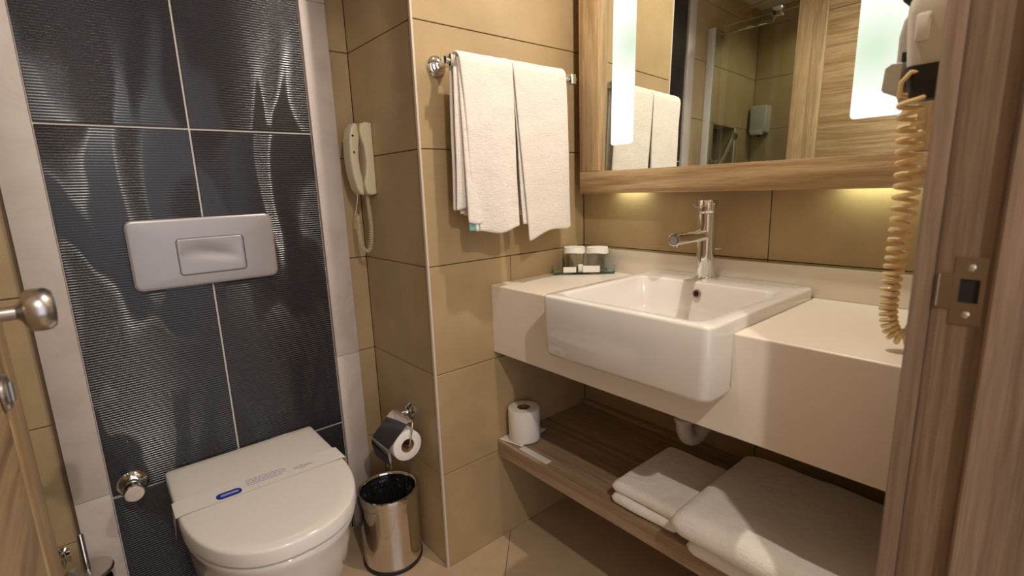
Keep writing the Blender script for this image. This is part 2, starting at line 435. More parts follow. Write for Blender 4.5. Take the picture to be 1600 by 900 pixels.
# strike plate
px = XR-.0012
g = G()
b = bmesh.new()
yz = lambda y, z: b.verts.new((px, y, z))
Y0, Y1, Z0, Z1 = -1.0570, -1.031, .939, 1.0105; hy0, hy1, hz0, hz1 = -1.0525, -1.0365, .9625, .9875
o_ = [yz(Y0, Z0), yz(Y1, Z0), yz(Y1, Z1), yz(Y0, Z1)]; i_ = [yz(hy0, hz0), yz(hy1, hz0), yz(hy1, hz1), yz(hy0, hz1)]
for k in range(4): b.faces.new((o_[k], o_[(k+1) % 4], i_[(k+1) % 4], i_[k]))
ex = bmesh.ops.extrude_face_region(b, geom=b.faces[:])
bmesh.ops.translate(b, vec=(.0014, 0, 0), verts=[v for v in ex['geom'] if isinstance(v, bmesh.types.BMVert)])
bmesh.ops.recalc_face_normals(b, faces=b.faces[:]); g.merge(b)
g.box(px, px+.0014, -1.031, -1.019, .9545, .9935, .0004, 1)
g.tube([(px+.0007, -1.019, .9565), (px+.0007, -1.019, .9915)], .0014, 8)
sp = part('strike_plate', g, 'brass', jr, 'bronze strike plate with square latch hole')
g = G(); g.box(px+.001, px+.0026, hy0, hy1, hz0, hz1); part('latch_hole', g, 'hole', sp)
for z in (1.000, .950):
    g = G(); g.lathe([(0, .0012), (.0022, .001), (.0035, 0)], 14, (px, -1.0445, z), (-1, 0, 0)); part('screw', g, 'chrome', sp)

# the open door leaf
DX = -1.379; D0, D1 = -.935, -.135
g = G(); g.box(DX-.040, DX-.006, D0, D1, .01, 2.0, .001, 1); dr = struct('door_1', 'open oak door leaf with a satin knob', g, 'oak_z')
for (a, b) in ((D1-.12, D1), (D0, D0+.12)):
    g = G(); g.box(DX-.006, DX, a+.0005, b, .01, 2.0, .0015, 2); part('stile', g, 'oak_z', dr)
for (a, b) in ((.01, .16), (1.86, 2.0)):
    g = G(); g.box(DX-.006, DX, D0+.1205, D1-.1205, a, b, .0015, 2); part('rail', g, 'oak_y', dr)
g = G(); g.box(DX-.008, DX-.0012, D0+.1225, D1-.1225, .162, 1.858, .0025, 2); part('panel', g, 'oak_y', dr)
ky, kz = -.262, .966
g = G(); g.lathe([(0, 0), (.026, 0), (.026, .004), (.022, .008), (.0, .008)], 32, (DX, ky, kz), (1, 0, 0)); kn = part('knob_rose', g, 'satin', dr)
g = G(); g.lathe([(.009, .006), (.009, .028), (.013, .032), (.023, .036), (.0265, .040), (.0278, .050), (.0268, .058), (.022, .0635), (.012, .065), (.0, .0653)], 36, (DX, ky, kz), (1, 0, 0)); part('door_knob', g, 'satin', dr, 'satin metal knob')
g = G(); g.lathe([(0, 0), (.024, 0), (.024, .003), (.021, .0055), (0, .0055)], 32, (DX, ky, .868), (1, 0, 0)); g.box(DX+.006, DX+.010, ky-.003, ky+.003, -.013+.868, .881, .001, 1)
part('thumb_turn', g, 'satin', dr)
for z in (.25, 1.0, 1.75):
    g = G(); g.tube([(DX+.002, D0-.006, z-.045), (DX+.002, D0-.006, z+.045)], .006, 10); part('hinge', g, 'satin', dr)

# ------------------------------------------------------------------ vanity
van = thing('vanity_counter', 'cream solid-surface vanity counter around the basin with deep apron', 'counter')
CX, CZ = -.402, .824; BY0, BY1, BXF, BZ = -.716, -.295, -.484, .850
def arcp(cx, cz, r, a0, a1, n=4): return [(cx+r*math.cos(math.radians(a0+(a1-a0)*k/n)), cz+r*math.sin(math.radians(a0+(a1-a0)*k/n))) for k in range(n+1)]
prof = [(-.002, CZ), (-.002, CZ-.022), (CX+.02, CZ-.022), (CX+.02, .622), (CX+.001, .622), (CX, .623)]+arcp(CX+.004, CZ-.004, .004, 180, 90)
g = G(); g.prism(prof, BY1, -.001, 'y'); g.prism(prof, -.999, BY0, 'y')
g.prism([(-.001, CZ-.001), (-.001, CZ-.022), (-.016, CZ-.022), (-.016, CZ-.001)], BY0, BY1, 'y')
part('worktop', g, 'counter', van)
g = G(); g.box(CX, CX+.02, BY0, BY1, .622, .716); part('apron', g, 'counter', van)
g = G(); g.box(-.016, -.001, -.999, -.001, CZ, .895, .002, 2); part('backsplash', g, 'counter', van)
settle(van, (CX, -.5, .622))

bas = thing('wash_basin', 'square white ceramic basin let into the cream counter, front overhanging', 'basin')
g = G()
def rr_ring(x0, x1, y0, y1, z, r, n=5): return [(p[0], p[1], z) for p in rrect((x0+x1)/2, (y0+y1)/2, (x1-x0)/2, (y1-y0)/2, r, n)]
x1b = -.020; zb = .703
R = []
R.append(rr_ring(BXF+.03, x1b-.01, BY0+.03, BY1-.03, zb, .02))
R.append(rr_ring(BXF+.006, x1b, BY0+.006, BY1-.006, zb+.003, .022))
R.append(rr_ring(BXF+.001, x1b, BY0+.001, BY1-.001, zb+.012, .022))
R.append(rr_ring(BXF, x1b, BY0, BY1, BZ-.006, .018))
R.append(rr_ring(BXF+.0015, x1b-.0015, BY0+.0015, BY1-.0015, BZ-.002, .017))
R.append(rr_ring(BXF+.005, x1b-.005, BY0+.005, BY1-.005, BZ, .015))
IX0, IX1, IY0, IY1 = -.452, -.128, -.678, -.326
R.append(rr_ring(IX0-.008, IX1+.008, IY0-.008, IY1+.008, BZ, .03))
R.append(rr_ring(IX0-.003, IX1+.003, IY0-.003, IY1+.003, BZ-.0015, .03))
R.append(rr_ring(IX0, IX1, IY0, IY1, BZ-.006, .03))
R.append(rr_ring(IX0+.008, IX1-.008, IY0+.008, IY1-.008, BZ-.07, .035))
R.append(rr_ring(IX0+.02, IX1-.018, IY0+.02, IY1-.02, BZ-.11, .05))
R.append(rr_ring(IX0+.05, IX1-.05, IY0+.05, IY1-.05, BZ-.124, .07))
R.append(rr_ring(IX0+.13, IX1-.13, IY0+.14, IY1-.14, BZ-.128, .03))
g.loft(R)
part('bowl', g, 'ceramic', bas, sharp=60)
ov = Vector((-.1335, -.490, .822))
g = G(); g.lathe([(.0072, -.001), (.0072, .002), (.010, .0022), (.0105, .001), (.0105, -.001)], 24, ov, (-1, 0, .12)); ring_ = part('overflow_ring', g, 'brass', bas)
g = G(); g.lathe([(0, .0005), (.0074, .0005)], 20, ov, (-1, 0, .12)); part('overflow_hole', g, 'hole', bas)
g = G(); g.lathe([(0, .006), (.014, .005), (.02, .002), (.021, 0)], 24, (-.29, -.5, BZ-.128)); part('drain_plug', g, 'chrome', bas)
settle(bas, (-.25, -.5, .703))

tap = thing('basin_mixer_tap', 'chrome cylindrical mixer tap on the white basin', 'tap')
TX, TY = -.067, -.474
g = G(); g.lathe([(0, 0), (.0245, 0), (.0250, .002), (.0245, .004), (.0228, .006), (.0228, .1655), (.0, .1655)], 40, (TX, TY, BZ)); part('tap_body', g, 'chrome', tap)
g = G(); g.lathe([(0, .1675), (.0222, .1675), (.0228, .1685), (.0228, .199), (.0222, .2), (0, .2)], 40, (TX, TY, BZ))
g.tube([(TX-.02, TY, BZ+.186), (TX-.052, TY+.004, BZ+.187)], .0028, 10); g.lathe([(0, 0), (.0045, .0), (.0045, .008), (0, .008)], 12, (TX-.048, TY+.004, BZ+.187), (-1, .1, 0))
part('lever_cap', g, 'chrome', tap)
g = G(); sz = BZ+.113
g.lathe([(.0145, 0), (.0150, .001), (.0150, .150), (.0142, .1505), (.0118, .1505), (.0114, .144), (0, .144)], 32, (TX, TY, sz), (-1, 0, 0)); spo = part('spout', g, 'chrome', tap)
g = G(); g.lathe([(0, .147), (.011, .147), (.0113, .1485), (.0113, .146)], 24, (TX, TY, sz), (-1, 0, 0)); part('aerator', g, 'matt_grey', spo)
g = G(); g.tube([(TX-.138, TY, sz-.013), (TX-.138, TY, sz-.019)], .007, 14); part('outlet', g, 'chrome', tap)
g = G(); g.tube([(TX+.02, TY-.004, BZ+.072), (TX+.04, TY-.02, BZ+.074)], .0012, 8); part('pop_up_rod', g, 'chrome', tap)
settle(tap, (TX, TY, BZ))

# P trap below the counter
trap = thing('drain_trap', 'white plastic drain trap hanging under the counter', 'pipe')
tx, ty = -.215, -.515
g = G(); pts = [(tx, ty, .703), (tx, ty, .50)]
for k in range(1, 10):
    a = PI*k/10*.78; pts.append((tx+.035-.035*math.cos(a), ty-.012*k/9, .50-.038*math.sin(a)))
pts += [(tx+.10, ty-.02, .50), (tx+.16, ty-.02, .515), (-.002, ty-.02, .515)]
g.tube(pts, .019, 18); part('pipe', g, 'pipe', trap)
for z in (.575, .545, .52):
    g = G(); g.lathe([(.019, -.006), (.0235, -.005), (.0235, .005), (.019, .006)], 20, (tx, ty, z)); part('ribbed_collar', g, 'pipe', trap)
for k in range(3):
    g = G(); g.lathe([(.019, -.004), (.0245, -.004), (.0245, .004), (.019, .004)], 20, (tx+.092+k*.011, ty-.019, .492+k*.006), (1, 0, .3)); part('ribbed_collar', g, 'pipe', trap)
settle(trap, (tx, ty, .48))

# low shelf
sh = thing('wooden_shelf', 'brown wooden shelf fixed low under the vanity counter', 'shelf')
g = G(); g.box(-.404, -.001, -.999, -.001, .2875, .337, .0012, 1); part('board', g, 'shelf', sh)
g = G(); g.box(-.022, -.001, -.999, -.001, .337, .352, .001, 1); part('rear_lip', g, 'shelf', sh)
settle(sh, (-.2, -.5, .2875))

# ------------------------------------------------------------------ mirror cabinet
mc = thing('mirror_cabinet', 'large oak framed wall mirror with two glowing frosted light strips', 'mirror')
FX, FY0, FY1, FZ = -.085, -.955, -.060, 1.071; MZ = 1.136; TOP = 1.95
g = G(); g.box(FX, -.030, FY0, FY1, FZ, MZ, .0015, 2); part('bottom_rail', g, 'oak_y', mc)
g = G(); g.box(FX, -.030, FY0, FY1, TOP, TOP+.065, .0015, 2); part('top_rail', g, 'oak_y', mc)
for (a, b) in ((FY1-.074, FY1), (FY0, FY0+.074)):
    g = G(); g.box(FX, -.030, a, b, MZ+.0008, TOP-.0008, .0015, 2); part('stile', g, 'oak_z', mc)
g = G(); g.box(-.030, -.001, FY0+.05, FY1-.05, 1.11, 1.94); part('back_board', g, 'hall', mc)
tilt = math.radians(1.5)
def mp(y, z, off=0): return (-.071+math.tan(tilt)*(z-1.13)-off, y, z)
def pane(name, y0, y1, z0, z1, off, r, mt, th=.002):
    g = G(); P_ = rrect((y0+y1)/2, (z0+z1)/2, (y1-y0)/2, (z1-z0)/2, r) if r else [(y0, z0), (y1, z0), (y1, z1), (y0, z1)]
    g.loft([[mp(p[0], p[1], off-th) for p in P_], [mp(p[0], p[1], off) for p in P_]]); return part(name, g, mt, mc)
pane('mirror_glass', FY0+.074, FY1-.074, MZ, TOP, 0, 0, 'mirror')
o = pane('light_strip', -.245, -.168, 1.207, 1.88, .0012, .008, 'strip', .001); o['label'] = 'glowing frosted strip in the mirror'
o = pane('light_strip', -.854, -.769, 1.207, 1.88, .0012, .008, 'strip', .001); o['label'] = 'glowing frosted strip in the mirror'
settle(mc, (-.001, -.5, FZ))

# ------------------------------------------------------------------ ceiling lights
for (p, lab) in ((L1, 'round recessed ceiling light above the vanity'), (L2, 'round recessed ceiling light in the hall'), (L3, 'round ceiling fitting added over the shower for the fill lamp')):  # the third fitting is added, only to go with the shower fill
    t = thing('ceiling_light', lab, 'ceiling light', 'recessed ceiling lights')
    g = G(); g.lathe([(.038, H-.001), (.055, H-.001), (.055, H-.006), (.048, H-.010), (.040, H-.008), (.038, H-.001)], 40, (p.x, p.y, 0)); part('bezel', g, 'satin', t)
    g = G(); g.lathe([(0, H-.004), (.038, H-.004), (.038, H-.001), (0, H-.001)], 32, (p.x, p.y, 0)); part('lens', g, 'lens', t)
    settle(t, (p.x, p.y, H))

# ------------------------------------------------------------------ towel rail and towels
rail = thing('towel_rail', 'chrome towel rail on the beige tiled wall', 'towel rail')
ZR, YR = 1.398, -.072
g = G(); g.tube([(-.566, YR, ZR), (-.118, YR, ZR)], .0085, 16); part('bar', g, 'chrome', rail)
for x in (-.545, -.135):
    g = G(); g.lathe([(0, .0), (.026, 0), (.0265, .004), (.022, .009), (.019, .010), (.019, .016), (.014, .018), (.014, .024), (.010, .026), (.010, .058), (0, .058)], 32, (x, 0, ZR), (0, -1, 0))
    g.box(x-.011, x+.011, YR-.013, YR+.013, ZR-.014, ZR+.014, .002, 2)
    part('wall_mount', g, 'chrome', rail)
settle(rail, (-.34, 0, ZR))

def hang_towel(name, label, xt0, xt1, xb0, xb1, zf, zb, yoff, seed, layers, rag=0.):
    """towel folded lengthwise, hung over the bar: front leaf in front, back leaf behind"""
    t = thing(name, label, 'towel', 'towels on the rail')
    def sheet(x0t, x1t, x0b, x1b, zf_, zb_, grow, sd, slope=0., nu=26, nv=90):
        rad = .012+grow
        Lf = ZR-zf_; Lb = ZR-zb_; arc = PI*rad; tot = Lf+Lb+arc
        def fn(u, v):
            s = v*tot
            if s < Lf: d = (Lf-s); y = YR-rad; z = ZR-d; k = d/Lf
            elif s < Lf+arc:
                a = (s-Lf)/rad; y = YR-rad*math.cos(a); z = ZR+rad*math.sin(a); k = 0
            else: d = s-Lf-arc; y = YR+rad; z = ZR-d; k = d/Lf
            x = (x0t+(x0b-x0t)*k)*(1-u)+(x1t+(x1b-x1t)*k)*u
            if s < Lf: z += slope*(u-.5)*k + .006*k*math.sin(u*7+sd)
            nz = noise.noise(Vector((x*7+sd, z*3, sd)))
            wave = .006*math.sin(u*6.2+sd*1.7+z*2)*k+.010*nz*k
            if s < Lf: y += -abs(.004*k)-wave-.010*k*(1-k)
            elif s > Lf+arc: y += max(-.002, min(.02, -wave*.5))
            x += .003*noise.noise(Vector((z*5, u*3, sd+5)))
            z += .0012*noise.noise(Vector((x*40, z*40, sd)))
            return (x, min(y, -.006-.004), z)
        g = G(); g.grid(fn, nu, nv); return g
    for k, (nm, args) in enumerate(layers):
        g = sheet(*args)
        o = part(nm, g, 'towel', t, sharp=80)
        m = o.modifiers.new('thickness', 'SOLIDIFY'); m.thickness = .006; m.offset = 0
        m2 = o.modifiers.new('smooth', 'SUBSURF'); m2.levels = 1; m2.render_levels = 1
    return t
tA = hang_towel('hand_towel', 'left white terry towel folded over the chrome rail', 0, 0, 0, 0, 0, 0, 0, 1, [
    ('outer_layer', (-.540, -.374, -.514, -.374, .986, 1.030, .010, 1.0, .004)),
    ('inner_layer', (-.541, -.380, -.538, -.385, 1.014, 1.035, .002, 3.1, .0)),
    ('back_layer', (-.549, -.385, -.556, -.39, 1.050, 1.045, -.004, 5.2, .0))])
g = G(); g.box(-.534, -.500, -.094, -.0925, .994, 1.022, .0003, 1); part('care_tag', g, 'tag', tA, 'turquoise tag under the hem')
settle(tA, (-.465, YR, .986))
tB = hang_towel('hand_towel', 'right white terry towel folded over the rail, nearer the mirror', 0, 0, 0, 0, 0, 0, 0, 2, [
    ('outer_layer', (-.372, -.178, -.338, -.164, .968, 1.02, .010, 4.4, .026)),
    ('inner_layer', (-.372, -.185, -.352, -.18, .995, 1.03, .001, 7.7, .01))])
settle(tB, (-.27, YR, .97))

# ------------------------------------------------------------------ telephone
ph = thing('wall_telephone', 'ivory wall telephone with curly cord beside the toilet', 'telephone')
py_ = .287
def prof_loft(outer, yc, hw, bev):
    return G().prism(outer, yc-hw, yc+hw, 'y', bev, 3)
X0 = -.606
base_p = [(X0, 1.094), (X0-.018, 1.090), (X0-.031, 1.096), (X0-.036, 1.126), (X0-.029, 1.150), (X0-.025, 1.185), (X0-.027, 1.225), (X0-.034, 1.250), (X0-.037, 1.272), (X0-.032, 1.289), (X0-.018, 1.294), (X0, 1.291)]
part('base', prof_loft(base_p, py_, .029, .005), 'phone', ph, sharp=50)
hand_p = [(X0-.037, 1.091), (X0-.048, 1.094), (X0-.058, 1.110), (X0-.066, 1.150), (X0-.070, 1.197), (X0-.068, 1.243), (X0-.061, 1.276), (X0-.050, 1.290), (X0-.040, 1.288), (X0-.038, 1.268), (X0-.037, 1.252), (X0-.041, 1.228), (X0-.044, 1.195), (X0-.042, 1.160), (X0-.038, 1.142), (X0-.0365, 1.120)]
part('handset', prof_loft(hand_p, py_, .025, .006), 'phone', ph, sharp=50)
for z in (1.255, 1.21):
    g = G(); g.lathe([(0, 0), (.003, 0), (.003, .0012), (0, .0012)], 12, (X0-.058, py_-.0252, z), (0, -1, 0)); part('button', g, 'hole', ph)
def coil(path, rad, pitch, wire, n=12, ns=6):
    # path: list of (point) ; returns coil centre points
    P_ = [Vector(p) for p in path]
    # resample with catmull-rom
    S_ = []
    for i in range(len(P_)-1):
        p0, p1, p2, p3 = P_[max(i-1, 0)], P_[i], P_[i+1], P_[min(i+2, len(P_)-1)]
        for k in range(24):
            t = k/24; S_.append(.5*((2*p1)+(p2-p0)*t+(2*p0-5*p1+4*p2-p3)*t*t+(3*p1-p0-3*p2+p3)*t**3))
    S_.append(P_[-1]); L_ = [0]
    for a, b in zip(S_, S_[1:]): L_.append(L_[-1]+(b-a).length)
    tot = L_[-1]; out = []; s = 0; ph_ = 0; j = 0; nn = None
    rf = rad if callable(rad) else (lambda t: rad); pf = pitch if callable(pitch) else (lambda t: pitch)
    while s < tot:
        while j < len(S_)-2 and L_[j+1] < s: j += 1
        f = (s-L_[j])/max(1e-9, L_[j+1]-L_[j]); p = S_[j].lerp(S_[j+1], f); t = (S_[j+1]-S_[j]).normalized()
        if nn is None: a = Vector((0, 1, 0)) if abs(t.y) < .9 else Vector((1, 0, 0)); nn = (a-t*a.dot(t)).normalized()
        nn = (nn-t*nn.dot(t)).normalized(); bb = t.cross(nn); r_ = rf(s/tot)
        out.append(p+(nn*math.cos(ph_)+bb*math.sin(ph_))*r_)
        ph_ += 2*PI/n; s += pf(s/tot)/n
    return G().tube(out, wire, ns)
g = coil([(X0-.020, py_, 1.096), (X0-.018, py_-.002, 1.05), (X0-.018, py_-.004, .99), (X0-.022, py_, .945), (X0-.032, py_+.006, .925), (X0-.045, py_+.010, .942), (X0-.050, py_+.010, .985), (X0-.050, py_+.008, 1.030)], .0058, .0052, .0012, 12, 5)
g.tube([(X0-.050, py_+.008, 1.030), (X0-.058, py_+.006, 1.034), (X0-.052, py_, 1.07), (X0-.048, py_, 1.10)], .0012, 6)
part('curly_cord', g, 'phone', ph)
settle(ph, (X0, py_, 1.09))

# ------------------------------------------------------------------ toilet paper holder
tp = thing('toilet_paper_holder', 'chrome toilet paper holder with hinged cover above the bin', 'paper holder')
g = G(); g.lathe([(0, 0), (.0235, 0), (.024, .004), (.019, .009), (.017, .010), (.017, .014), (.011, .017), (.0085, .024), (.0085, .044), (0, .044)], 32, (X0, .155, .449), (-1, 0, .06)); part('wall_mount', g, 'chrome', tp)
g = G(); g.tube([(-.648, .155, .452), (-.650, .120, .457)], .006, 12); g.tube([(-.650, .175, .459), (-.650, .074, .459)], .0035, 10)
g.tube([(-.650, .074, .459), (-.651, .068, .457), (-.653, .0655, .452), (-.666, .0645, .396), (-.667, .066, .392), (-.668, .080, .391), (-.668, .176, .391)], .0028, 10); part('wire_arm', g, 'chrome', tp)
def strip_prof(pts, th):
    up_ = []; 
    for i, p in enumerate(pts):
        a = pts[max(i-1, 0)]; b = pts[min(i+1, len(pts)-1)]; d = Vector((b[0]-a[0], b[1]-a[1])).normalized(); up_.append((p[0]-d.y*th, p[1]+d.x*th))
    return pts+up_[::-1]
cov = [(-.650, .4605), (-.665, .4555), (-.7245, .402), (-.7285, .394), (-.7300, .385), (-.7290, .374), (-.7215, .340)]
g = G(); g.prism(strip_prof(cov, -.0012), .072, .176, 'y'); part('cover_flap', g, 'chrome', tp)
settle(tp, (X0, .155, .449))
ro = thing('toilet_roll', 'white toilet roll hanging in the chrome holder', 'toilet roll')
g = G(); rc = (-.669, .072, .390)
g.lathe([(.0205, 0), (.042, 0), (.0437, .001), (.0442, .003), (.0442, .097), (.0432, .099), (.0205, .1), (.0205, 0)], 48, rc, (0, 1, 0)); part('paper', g, 'paper', ro)
g = G(); g.lathe([(.0205, .001), (.0195, .001), (.0195, .099), (.0205, .099)], 32, rc, (0, 1, 0)); part('core', g, 'card', ro)
g = G()
def tail(u, v):
    return (-.7145+.006*v+.003*math.sin(v*5+u*3), .100+.070*u, .385-.066*v+.004*math.sin(u*9)*v)
g.grid(tail, 10, 8); part('loose_sheet', g, 'paper', ro)
settle(ro, (-.669, .122, .34))

# ------------------------------------------------------------------ waste bin
bc = (-.702, .160)
bi = thing('waste_bin', 'polished steel waste bin standing on the floor beside the toilet', 'bin')
g = G(); g.lathe([(.086, .008), (.0865, .012), (.0855, .016), (.0855, .205), (.084, .205), (.084, .016), (0, .014)], 64, (*bc, 0)); part('body', g, 'steel', bi)
g = G(); g.lathe([(0, 0), (.0875, 0), (.0885, .003), (.0885, .012), (.086, .014), (0, .014)], 64, (*bc, 0)); part('rubber_base', g, 'blackp', bi, 'black base ring')
g = G(); g.lathe([(.0862, .203), (.088, .2035), (.0885, .207), (.0885, .228), (.0875, .2325), (.0845, .234), (.081, .2325), (.0785, .228), (.0785, .222), (.0815, .205), (.0862, .203)], 64, (*bc, 0)); part('rim_ring', g, 'steel', bi)
def liner(u, v):
    a = u*2*PI; r = .0775*(1-.10*v)-(.012*abs(noise.noise(Vector((math.cos(a)*4, math.sin(a)*4, v*2))))+.004*(1+math.sin(a*17+3*math.sin(a*3)+v*3)))*min(1, v*5)
    if v > .85: r *= (1-v)/.15
    return (bc[0]+r*math.cos(a), bc[1]+r*math.sin(a), .226-.17*min(v, .85)/.85+.004*noise.noise(Vector((a*3, v*8, 2))))
g = G(); g.grid(liner, 96, 20); bmesh.ops.remove_doubles(g.bm, verts=g.bm.verts[:], dist=.0001); part('bin_liner', g, 'bag', bi, 'crumpled black bag')
settle(bi, (*bc, 0))

# ------------------------------------------------------------------ toilet
wc = thing('toilet', 'white wall-hung toilet with closed lid against the black tiles', 'toilet')
TC = -1.025
def dshape(z, hw, yb, yf, ex=2.35, n=40, sx=0.):
    """D outline: straight back at yb, bulging front ending at yf"""
    ys = yb-(yb-yf)*.42; pts = [(TC-hw*.985, yb, z), (TC-hw, yb-.01, z)]
    for k in range(n+1):
        a = PI+PI*k/n
        c, s_ = math.cos(a), math.sin(a)
        pts.append((TC+hw*math.copysign(abs(c)**(2/ex), c), ys-(ys-yf)*abs(s_)**(2/ex), z))
    pts += [(TC+hw, yb-.01, z), (TC+hw*.985, yb, z)]
    return pts
YB = .3745
g = G(); W_ = .187
g.loft([dshape(.3655, W_-.006, YB-.01, -.130), dshape(.367, W_-.004, YB-.01, -.132), dshape(.376, W_-.004, YB-.01, -.132), dshape(.378, W_-.006, YB-.012, -.130)]); part('seat', g, 'seat', wc, sharp=60)
g = G()
g.loft([dshape(.3705, W_-.0025, YB-.004, -.1345), dshape(.3715, W_+.001, YB-.002, -.139), dshape(.3985, W_+.001, YB-.002, -.139), dshape(.4025, W_-.0015, YB-.003, -.137), dshape(.4045, W_-.006, YB-.007, -.1325), dshape(.4055, W_-.03, YB-.03, -.11), dshape(.4062, W_-.10, YB-.1, -.03)])
part('lid', g, 'seat', wc, sharp=60)
g = G()
lev = [(.3652, .172, -.118), (.3635, .180, -.127), (.359, .1855, -.1335), (.350, .1865, -.1345), (.335, .181, -.127), (.30, .178, -.118), (.22, .170, -.09), (.14, .158, -.04), (.09, .145, .02), (.075, .13, .05)]
g.loft([dshape(z, w_, YB, yf, 2.25) for z, w_, yf in lev]); part('bowl', g, 'ceramic', wc, sharp=60)
for s_ in (-1, 1):
    g = G(); g.tube([(TC+s_*.09-.02, .350, .395), (TC+s_*.09+.02, .350, .395)], .009, 14); part('hinge', g, 'satin', wc)
settle(wc, (TC, .12, .075))
# hygiene band round the lid
pb = thing('paper_band', 'white paper hygiene band printed in blue across the toilet lid', 'paper band')
def by(t, v): return .115+.072*v-.010*(t-.5)
def bandwrap(u, v):
    tot = 2*(W_+.003); side = .050; s = u*(tot+2*side)-side
    y = by(min(max(s/tot, 0), 1), v)
    if s < 0: return (TC-W_-.0045-.006*(-s/side)*(1 if v < .5 else .5), y-.01*(-s/side), .4068+s*.95)
    if s > tot: return (TC+W_+.0045, y, .4068-(s-tot)*.9)
    e = min(s, tot-s); return (TC-W_-.003+s, y, .4072-.003*max(0, 1-e/.008))
g = G(); g.grid(bandwrap, 60, 4); part('band', g, 'band', pb)
def bp(u, v, dz):  # u metres from the left end, v 0..1 across
    t_ = u/(2*W_); return Vector((TC-W_+u, by(t_, v), .4072+dz))
def bandpoly(u0, u1, v0, v1, dz, rnd=.3, n=6):
    P_ = rrect((u0+u1)/2, (v0+v1)/2*.072, (u1-u0)/2, (v1-v0)/2*.072, (v1-v0)/2*.072*.9*min(1, rnd*3), n)
    return [tuple(bp(p[0], p[1]/.072, dz)) for p in P_]
def flat(name, polys, mt):
    g = G(); b = bmesh.new()
    for P_ in polys: b.faces.new([b.verts.new(p) for p in P_])
    bmesh.ops.recalc_face_normals(b, faces=b.faces[:])
    for f in b.faces:
        if f.normal.z < 0: f.normal_flip()
    g.merge(b); return part(name, g, mt, pb)
flat('blue_logo', [bandpoly(.078, .132, .10, .50, .0003)], 'blue')
flat('logo_bar', [bandpoly(.087, .126, .24, .38, .0005)], 'lblue')
rows_ = []
for k in range(4):
    u = .146
    while u < .236-.012*(k == 3):
        l = random.uniform(.003, .009); rows_.append(bandpoly(u, min(u+l, .240), .72-.12*k, .765-.12*k, .0003, .05, 1)); u += l+.0018
flat('small_print', rows_, 'faint')
g = G(); pts = [tuple(bp(.254+.046*k/40, .42+.16*math.sin(k*1.1)*(.4+.6*(1 if 14 < k < 24 else .25)), .0005)) for k in range(41)]
g.tube(pts, .0005, 4); part('script_print', g, 'faint', pb)
settle(pb, (TC, .11, .4065))

# flush plate
fp = thing('flush_plate', 'matt silver flush plate on the black tiles above the toilet', 'flush plate')
fx0, fx1, fz0, fz1 = -1.203, -.874, .879, 1.052
def plate_rings(x0, x1, z0, z1, r, ys, ins):
    return [[(p[0], y, p[1]) for p in rrect((x0+x1)/2, (z0+z1)/2, (x1-x0)/2-i_, (z1-z0)/2-i_, max(.002, r-i_*.6), 6)] for y, i_ in zip(ys, ins)]
bx0, bx1, bz0, bz1 = -1.106, -.952, .907, 1.001
g = G(); g.loft(plate_rings(fx0, fx1, fz0, fz1, .018, [.3755, .369, .3645, .363, .3625], [0, 0, .0015, .004, .008]), cap=False)
b = bmesh.new()
outr = [b.verts.new(p) for p in plate_rings(fx0, fx1, fz0, fz1, .018, [.3625], [.008])[0]]
inr = [b.verts.new(p) for p in plate_rings(bx0, bx1, bz0, bz1, .010, [.3615], [0])[0]]
inr2 = [b.verts.new(p) for p in plate_rings(bx0, bx1, bz0, bz1, .010, [.368], [0])[0]]
n_ = len(outr)
for k in range(n_):
    b.faces.new((outr[k], outr[(k+1) % n_], inr[(k+1) % n_], inr[k])); b.faces.new((inr[k], inr[(k+1) % n_], inr2[(k+1) % n_], inr2[k]))
bmesh.ops.recalc_face_normals(b, faces=b.faces[:]); g.merge(b); bmesh.ops.remove_doubles(g.bm, verts=g.bm.verts[:], dist=.00005)
bmesh.ops.recalc_face_normals(g.bm, faces=g.bm.faces[:])
part('surround', g, 'matt_grey', fp)
def btn(u, v):
    x = bx0+.0012+(bx1-bx0-.0024)*u; z = bz0+.0012+(bz1-bz0-.0024)*v
    # soft S-shaped finger ledge
    zc = .50+.16*(.5-u)*1.6-.25*math.exp(-((u-.12)/.12)**2)*-1*.4
    m_ = max(0, math.sin(PI*min(1, max(0, (u-.04)/.9))))**.8
    d = (v-(.48+.14*math.cos(u*2.6))); y = .3618+.0040*m_*math.exp(-(d/.15)**2)+.003*m_*math.exp(-((d-.15)/.2)**2)
    e = min(u*(bx1-bx0), (1-u)*(bx1-bx0), v*(bz1-bz0), (1-v)*(bz1-bz0)); y += .0015*max(0, 1-e/.002)
    cr = .009; dx = max(0, cr-min(u, 1-u)*(bx1-bx0)); dz = max(0, cr-min(v, 1-v)*(bz1-bz0)); 
    if dx > 0 and dz > 0 and (dx*dx+dz*dz) > cr*cr:
        k = cr/math.sqrt(dx*dx+dz*dz); x += (1-k)*dx*(1 if u < .5 else -1); z += (1-k)*dz*(1 if v < .5 else -1)
    return (x, y, z)
g = G(); g.grid(btn, 60, 40); bmesh.ops.recalc_face_normals(g.bm, faces=g.bm.faces[:]); part('flush_button', g, 'matt_grey', fp, sharp=60)
g = G(); g.box(bx0+.001, bx1-.001, .3705, .3755, bz0+.001, bz1-.001); part('recess', g, 'hole', fp)
settle(fp, ((fx0+fx1)/2, .3755, fz0))

